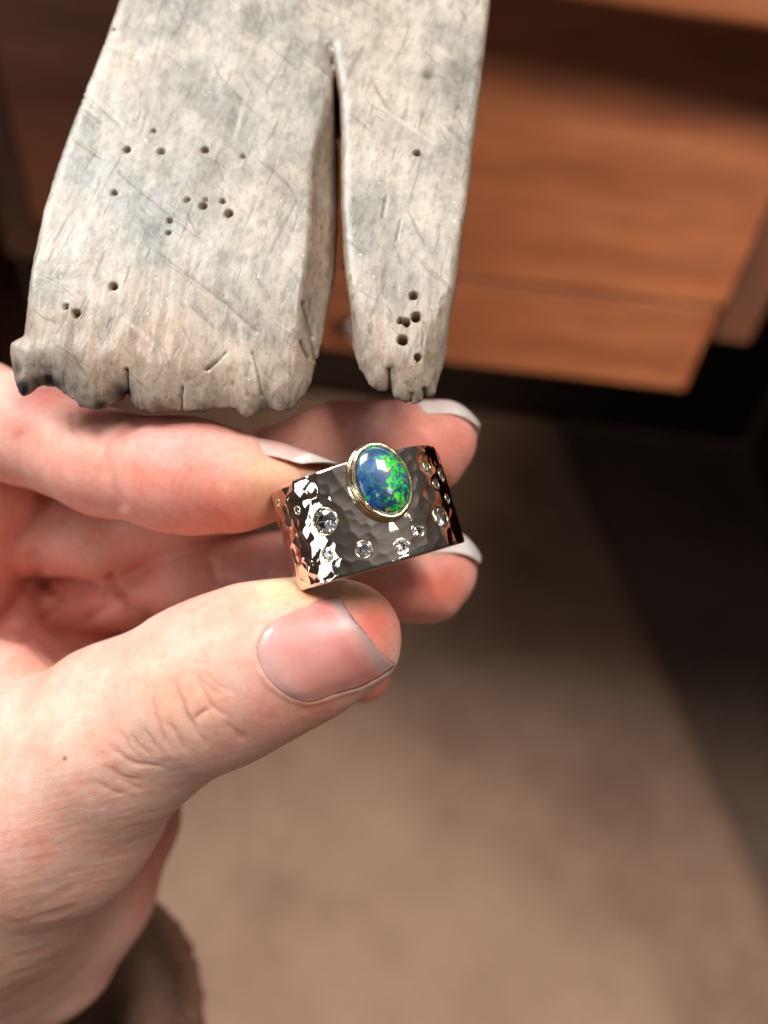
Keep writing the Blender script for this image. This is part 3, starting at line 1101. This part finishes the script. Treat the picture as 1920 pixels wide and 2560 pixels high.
cre += [(T5((960, 60), (970, 180), (1010, 270), (1060, 370), (1110, 450), (1165, 505)), 5.5, 0.45),
        (T5((835, 170), (850, 300), (880, 400), (930, 480), (975, 545)), 5, 0.32),
        (T5((1075, 70), (1110, 170), (1160, 260), (1255, 320)), 4.5, 0.28),
        (T5((1230, 330), (1290, 410), (1380, 430)), 6, 0.2),
        (T5((1055, 325), (1150, 268)), 4, 0.25), (T5((900, 320), (950, 380), (995, 460), (1040, 530)), 4.5, 0.3),
        (T5((780, 350), (830, 450), (900, 530)), 4, 0.2),
        (T5((700, 380), (770, 480), (850, 550)), 4, 0.16), (T5((640, 300), (650, 390), (700, 470), (800, 560)), 4, 0.14),
        (T5((1050, 60), (1090, 110), (1150, 160), (1250, 190)), 4, 0.14), (T5((1100, 40), (1180, 130), (1330, 190)), 4, 0.12),
        (T5((560, 450), (700, 550), (860, 590), (960, 600)), 5, 0.22), (T5((530, 560), (680, 640), (810, 665)), 5, 0.2),
        (T5((600, 620), (720, 690), (800, 705)), 5, 0.16), (T5((480, 640), (620, 720), (760, 760)), 5, 0.15)]
cre += [(T5((0, 1440), (150, 1430), (330, 1380), (500, 1290)), 8, 0.35), (T5((0, 1520), (180, 1500), (380, 1430), (520, 1340)), 9, 0.3),
        (T5((0, 1640), (160, 1610), (330, 1550)), 8, 0.3), (T5((0, 1730), (150, 1700), (300, 1630), (420, 1540)), 8, 0.3), (T5((0, 1800), (140, 1790), (260, 1730)), 7, 0.25),
        (T5((20, 1380), (200, 1340), (420, 1230), (560, 1130)), 10, 0.3), (T5((100, 1260), (300, 1220), (480, 1120)), 9, 0.22)]
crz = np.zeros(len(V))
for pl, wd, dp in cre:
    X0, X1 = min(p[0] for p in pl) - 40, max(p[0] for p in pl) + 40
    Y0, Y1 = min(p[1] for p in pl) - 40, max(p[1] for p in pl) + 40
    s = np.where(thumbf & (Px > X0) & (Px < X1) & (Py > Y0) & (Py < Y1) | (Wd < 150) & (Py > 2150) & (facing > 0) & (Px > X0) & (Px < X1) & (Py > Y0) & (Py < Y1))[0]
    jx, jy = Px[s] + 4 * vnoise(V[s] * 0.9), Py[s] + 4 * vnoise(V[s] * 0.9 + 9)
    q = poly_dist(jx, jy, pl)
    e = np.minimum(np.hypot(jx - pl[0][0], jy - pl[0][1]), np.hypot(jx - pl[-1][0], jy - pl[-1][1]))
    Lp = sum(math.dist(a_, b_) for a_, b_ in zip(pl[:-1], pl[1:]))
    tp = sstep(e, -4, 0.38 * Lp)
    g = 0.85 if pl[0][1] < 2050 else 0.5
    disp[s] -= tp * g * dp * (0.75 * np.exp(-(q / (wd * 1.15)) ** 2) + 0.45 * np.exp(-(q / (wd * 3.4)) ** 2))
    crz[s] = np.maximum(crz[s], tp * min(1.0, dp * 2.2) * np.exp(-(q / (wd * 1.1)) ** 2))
# soft knuckle creases on the other fingers and in the palm
for pl, wd, dp, w0, w1 in (
        (T3((545, 400), (555, 500), (575, 600), (620, 720), (650, 800)), 18, 0.35, 80, 112), (T3((100, 420), (110, 560), (140, 680)), 14, 0.2, 80, 116),
        (T3((400, 300), (410, 420)), 10, 0.12, 80, 112), (T3((740, 400), (745, 470)), 5, 0.1, 80, 110),
        (T3((180, 1060), (250, 1250), (310, 1290), (230, 1400), (130, 1520)), 13, 0.7, 112, 160), (T3((610, 1190), (650, 1270), (720, 1360), (830, 1410)), 12, 0.6, 112, 160),
        (T3((570, 1300), (600, 1220), (615, 1190)), 9, 0.5, 112, 160), (T3((150, 1060), (170, 1150), (260, 1260)), 10, 0.4, 112, 160),
        (T3((480, 1420), (600, 1340), (650, 1280)), 14, 0.4, 112, 160), (T3((1150, 1100), (1180, 1210), (1260, 1220)), 14, 0.35, 105, 140),
        (T3((60, 1500), (180, 1540), (300, 1660)), 12, 0.4, 112, 165)):
    X0, X1 = min(p[0] for p in pl) - 60, max(p[0] for p in pl) + 60
    Y0, Y1 = min(p[1] for p in pl) - 60, max(p[1] for p in pl) + 60
    s = np.where((Wd > w0) & (Wd < w1) & (facing > 0.0) & (Px > X0) & (Px < X1) & (Py > Y0) & (Py < Y1))[0]
    q = poly_dist(Px[s], Py[s], pl)
    disp[s] -= dp * np.exp(-(q / wd) ** 2)
# fine wrinkles across the thumb back and wrist
s = np.where((Py > 1640) & (Wd < 170) & (facing > -0.2))[0]
dirx = (Px[s] * 0.22 + Py[s] * 0.975) / 8.0
along = (Px[s] * 0.975 - Py[s] * 0.22) / 75.0
wr = vnoise(np.stack([along, dirx, Wd[s] * 0.05], 1))
wr2 = vnoise(np.stack([along * 1.7 + 9, dirx * 2.1, Wd[s] * 0.05], 1))
wgt = sstep(Py[s], 1800, 2000) * 0.020 + 0.008
disp[s] += wgt * (wr + 0.5 * wr2)
V2 = V + N * disp[:, None]

base = np.array(lin(0.86, 0.705, 0.65)[:3])
colr = np.tile(base, (len(V), 1))


def paint(x, y, rad, rgb, st, w0=0, w1=999, sx=1.0):
    global colr
    k = st * np.exp(-(((Px - x) / (rad * sx)) ** 2 + ((Py - y) / rad) ** 2)) * (Wd > w0) * (Wd < w1)
    c = np.array(lin(*rgb)[:3])
    colr = colr * (1 - k[:, None]) + c * k[:, None]


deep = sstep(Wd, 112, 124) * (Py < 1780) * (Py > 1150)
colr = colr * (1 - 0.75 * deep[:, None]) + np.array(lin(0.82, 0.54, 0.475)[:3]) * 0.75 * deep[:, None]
paint(430, 1180, 170, (0.88, 0.58, 0.51), 0.75, 0, 112, 1.6)
paint(560, 1290, 70, (0.86, 0.50, 0.44), 0.7, 0, 112, 1.6)
paint(150, 1130, 150, (0.90, 0.66, 0.58), 0.6, 0, 125, 1.5)
paint(420, 1090, 60, (0.88, 0.62, 0.62), 0.5, 0, 112, 2.0)
paint(680, 1190, 62, (0.92, 0.77, 0.62), 0.9, 0, 112, 1.3)
paint(650, 1250, 40, (0.89, 0.68, 0.53), 0.7, 0, 112)
paint(1080, 1100, 130, (0.89, 0.55, 0.48), 0.8, 104, 130)
paint(860, 1080, 110, (0.90, 0.68, 0.62), 0.6, 104, 130, 1.5)
paint(1090, 1450, 130, (0.89, 0.52, 0.45), 0.85, 104, 130)
paint(1030, 1400, 30, (0.93, 0.78, 0.70), 0.5, 104, 130, 1.8)
paint(900, 1690, 110, (0.88, 0.52, 0.45), 0.8, 118, 150)
paint(930, 1560, 75, (0.88, 0.47, 0.39), 0.85, 0, 112)
paint(690, 1470, 48, (0.92, 0.83, 0.67), 0.9, 0, 112, 1.5)
paint(880, 1478, 34, (0.90, 0.68, 0.46), 0.8, 0, 112, 1.8)
paint(780, 1490, 30, (0.90, 0.62, 0.42), 0.7, 0, 112, 2.2)
paint(560, 1560, 80, (0.90, 0.68, 0.58), 0.5, 0, 112)
paint(740, 1800, 90, (0.87, 0.60, 0.52), 0.7, 0, 118, 2.0)
paint(420, 1740, 110, (0.88, 0.66, 0.53), 0.5, 0, 118, 1.2)
paint(140, 1900, 260, (0.88, 0.77, 0.69), 0.7, 0, 130, 1.4)
paint(380, 2150, 150, (0.82, 0.52, 0.46), 0.9, 118, 190, 0.6)
paint(60, 2420, 200, (0.80, 0.68, 0.58), 0.5, 0, 180)
paint(162, 1896, 5.5, (0.55, 0.30, 0.20), 0.95, 0, 118)
paint(100, 990, 40, (0.88, 0.48, 0.46), 0.6, 0, 125, 1.3)
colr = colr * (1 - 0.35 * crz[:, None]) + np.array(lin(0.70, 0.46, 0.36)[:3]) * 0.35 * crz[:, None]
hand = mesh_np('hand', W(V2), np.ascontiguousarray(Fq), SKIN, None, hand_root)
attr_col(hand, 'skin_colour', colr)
ridge = 0.85 * np.exp(-((Px - 440) / 260) ** 2 - ((Py - 1210) / 130) ** 2) * (Wd < 112) + 0.6 * np.exp(-((Px - 960) / 60) ** 2 - ((Py - 1500) / 60) ** 2) * (Wd < 112)
ridge += 0.4 * np.exp(-((Px - 660) / 90) ** 2 - ((Py - 1460) / 40) ** 2) * (Wd < 112) + 0.3 * (Wd > 104) * (Wd < 125) * (Py < 1560) * (Px > 560)
attr_f(hand, 'ridge', np.clip(ridge, 0, 1))
attr_f(hand, 'dry', np.clip(0.03 + 0.13 * sstep(Py, 1620, 1850) * (Wd < 150), 0, 0.6))
tag(hand, 'pale left hand pinching the gold ring between index finger and thumb', 'hand')


def resample(pl, n):
    P = np.array(pl, float)
    L = np.r_[0, np.cumsum(np.linalg.norm(np.diff(P, axis=0), axis=1))]
    t = np.linspace(0, L[-1], n)
    return np.stack([np.interp(t, L, P[:, 0]), np.interp(t, L, P[:, 1])], 1)


def plate(name, Pm, ncols, thickness=0.45):
    """nail plate from a grid of work-frame points (ns, nt, 3), given a real thickness"""
    n_, m_ = Pm.shape[:2]
    o = mesh_np(name, W(Pm.reshape(-1, 3)), grid_faces(n_, m_), NAIL, hand, hand_root)
    attr_col(o, 'nail_colour', ncols.reshape(-1, 3))
    sd = o.modifiers.new('thick', 'SOLIDIFY')
    sd.thickness = thickness / 1000
    sd.offset = -1
    return o


# thumb nail: Coons patch of the outline laid on the thumb's back
ns_, nt_ = 44, 44
ct, cb, c0_, c1_ = resample(nail_top, ns_), resample(nail_bot, ns_), resample(nail_base, nt_), resample(nail_tip, nt_)
S_, T_ = np.meshgrid(np.linspace(0, 1, ns_), np.linspace(0, 1, nt_), indexing='ij')
S3, T3_ = S_[..., None], T_[..., None]
PP = (1 - T3_) * ct[:, None] + T3_ * cb[:, None] + (1 - S3) * c0_[None] + S3 * c1_[None] \
    - ((1 - S3) * (1 - T3_) * ct[0] + S3 * (1 - T3_) * ct[-1] + (1 - S3) * T3_ * cb[0] + S3 * T3_ * cb[-1])
sel = np.where((Wd < 104) & (Px > 560) & (Px < 1010) & (Py > 1470) & (Py < 1770) & (facing > 0.15))[0][::3]
X_, Y_ = (Px[sel] - 800) / 150, (Py[sel] - 1620) / 150
mono = lambda x, y: np.stack([x ** i * y ** j for i in range(5) for j in range(5 - i)], -1)
coef, *_ = np.linalg.lstsq(mono(X_, Y_), Wd[sel], rcond=None)
dep = mono((PP[..., 0] - 800) / 150, (PP[..., 1] - 1620) / 150) @ coef
edge = np.minimum(np.minimum(S_ * 1.1, T_), 1 - T_)
lift = 0.38 * sstep(edge, 0.0, 0.17) - 0.30 + 0.22 * sstep(S_, 0.7, 1.0)
Q = np.stack([(PP[..., 0] - 960) / F, (1280 - PP[..., 1]) / F, np.ones_like(dep)], -1) * (dep - lift)[..., None]
nc = np.zeros((ns_, nt_, 3))
bed, lun, fre, dirt = (np.array(lin(*c)[:3]) for c in ((0.79, 0.54, 0.49), (0.78, 0.61, 0.58), (0.73, 0.59, 0.56), (0.34, 0.31, 0.30)))
redd = np.array(lin(0.78, 0.47, 0.45)[:3])
k1 = sstep(S_ + 0.03 * np.sin(T_ * 9), 0.87, 0.915)[..., None]
k2 = np.exp(-((S_ - 0.74) / 0.10) ** 2)[..., None]
k0 = (1 - sstep(S_, 0.0, 0.35))[..., None]
nc = bed * (1 - k0) + lun * k0
nc = nc * (1 - 0.7 * k2) + redd * 0.7 * k2
nc = nc * (1 - k1) + fre * k1
rg = np.random.default_rng(4)
dk = (sstep(S_, 0.965, 0.99) * np.clip(1.25 - 1.6 * T_, 0, 1) * (rg.random(S_.shape) > 0.35) * 0.75)[..., None]
nc = nc * (1 - dk) + dirt * dk
plate('thumbnail', Q, nc, 0.4)


def finger_nail(name, c_a, c_b, r_a, r_b, tilt, p0, p1, bend, tipround=0.25, pale=0.0):
    """nail wrapped on a finger running from c_a to c_b (px, py, w), radii in mm"""
    a, b = px(*c_a), px(*c_b)
    t = (b - a) / np.linalg.norm(b - a)
    n = np.array([0, 1.0, 0]) + np.array([0, 0, 1.0]) * tilt
    n -= t * (n @ t)
    n /= np.linalg.norm(n)
    bd = np.cross(t, n)
    if bd[2] > 0:
        bd = -bd
    n1, n2 = 30, 34
    L = np.linalg.norm(b - a)
    Pm = np.zeros((n1, n2, 3))
    cc = np.zeros((n1, n2, 3))
    for i in range(n1):
        for j in range(n2):
            s_, q = i / (n1 - 1), j / (n2 - 1)
            ph = math.radians(p0 + (p1 - p0) * q)
            mid = abs(2 * q - 1)
            s2 = s_ * (1 - tipround * mid ** 2.4 * s_) + (1 - s_) * 0.16 * mid ** 2
            r = r_a + (r_b - r_a) * s2 - 0.12 * (mid ** 6) - bend * (max(0, s2 - 0.66) / 0.34) ** 2.4 - 0.8 * (1 - float(sstep(np.array(s_), 0.0, 0.5)))
            Pm[i, j] = a + t * L * s2 + (n * math.cos(ph) + bd * math.sin(ph)) * r
            k = sstep(np.array(s_), 0.70, 0.78)
            fr_ = 1.1 * float(sstep(np.array(s_), 0.72, 0.95))
            k = k * (1 - pale) + pale
            cc[i, j] = bed * (1 - k) + np.array(lin(0.93 - 0.15 * fr_, 0.88 - 0.13 * fr_, 0.85 - 0.13 * fr_)[:3]) * k
    return plate(name, Pm, cc, 0.25), Pm


finger_nail('fingernail', (575, 1180, 99), (832, 1218, 98.5), 5.55, 2.9, 0.1, -75, 60, 0.1, 0.30, 0.35)
finger_nail('fingernail', (905, 1122, 113.2), (1200, 1112, 113), 6.4, 6.3, 0.1, -75, 56, 3.6, 0.03, 0.8)
finger_nail('fingernail', (960, 1440, 114.5), (1200, 1438, 114.5), 6.4, 6.3, 0.0, -75, 56, 3.6, 0.03, 0.8)

# ------------------------------------------------------------------ sleeve
c_a, c_b = px(135, 2545, 168), px(150, 2760, 300)
ax_ = (c_b - c_a) / np.linalg.norm(c_b - c_a)
e1_ = np.cross(ax_, [0, 1.0, 0])
e1_ /= np.linalg.norm(e1_)
e2_ = np.cross(ax_, e1_)
NS, NLn = 160, 46
prof = [(112, 0.05, 1), (110, 9.0, 1), (70, 14.0, 1), (35, 19.0, 1), (14, 24.0, 1), (4.5, 27.0, 1), (0.8, 28.3, 1), (0, 29.5, 1), (0.6, 31.0, 1), (2.0, 31.6, 1)] + [(2.0 + i * 3.2, 31.4 + 0.5 * math.sin(i * 0.9) + 0.12 * i, 1) for i in range(1, 41)]
V = []
rng = np.random.default_rng(8)
for i in range(NS):
    a = 2 * math.pi * i / NS
    for j, (l, r, _) in enumerate(prof):
        rib = 0.0 if j < 1 else 0.16 * math.cos(a * 40) * (j > 8) + 0.9 * math.sin(3 * a + l * 0.06) + 0.5 * math.sin(7 * a + 2 + l * 0.15) + rng.normal(0, 0.2)
        V.append(c_a + ax_ * (l + 1.2 * math.sin(2 * a + 1)) + (e1_ * math.cos(a) + e2_ * math.sin(a)) * (r + rib))
slv = mesh_np('sleeve', W(np.array(V)), grid_faces(NS, len(prof), True), KNIT, hand, hand_root)
# fuzz on the knit
fv, ff = [], []
Vn = np.array(V)
for k in range(5200):
    i, j = rng.integers(0, NS), rng.integers(1, 26)
    p = Vn[i * len(prof) + j] + rng.normal(0, 0.4, 3)
    o_ = p - c_a
    o_ = o_ - ax_ * (o_ @ ax_)
    o_ = o_ / np.linalg.norm(o_) - ax_ * (0.5 if j < 6 else 0) + rng.normal(0, 0.6, 3)
    o_ /= np.linalg.norm(o_)
    q = p + o_ * rng.uniform(0.6, 1.8)
    sd_ = np.cross(o_, rng.normal(0, 1, 3))
    sd_ = sd_ / np.linalg.norm(sd_) * 0.045
    b0 = len(fv)
    fv += [p - sd_, p + sd_, q]
    ff.append((b0, b0 + 1, b0 + 2))
fz = mesh_np('fuzz', W(np.array(fv)), ff, KNIT)
fz.parent = slv
fz.location = -Vector(hand_root)
tag(fz, kind='stuff')
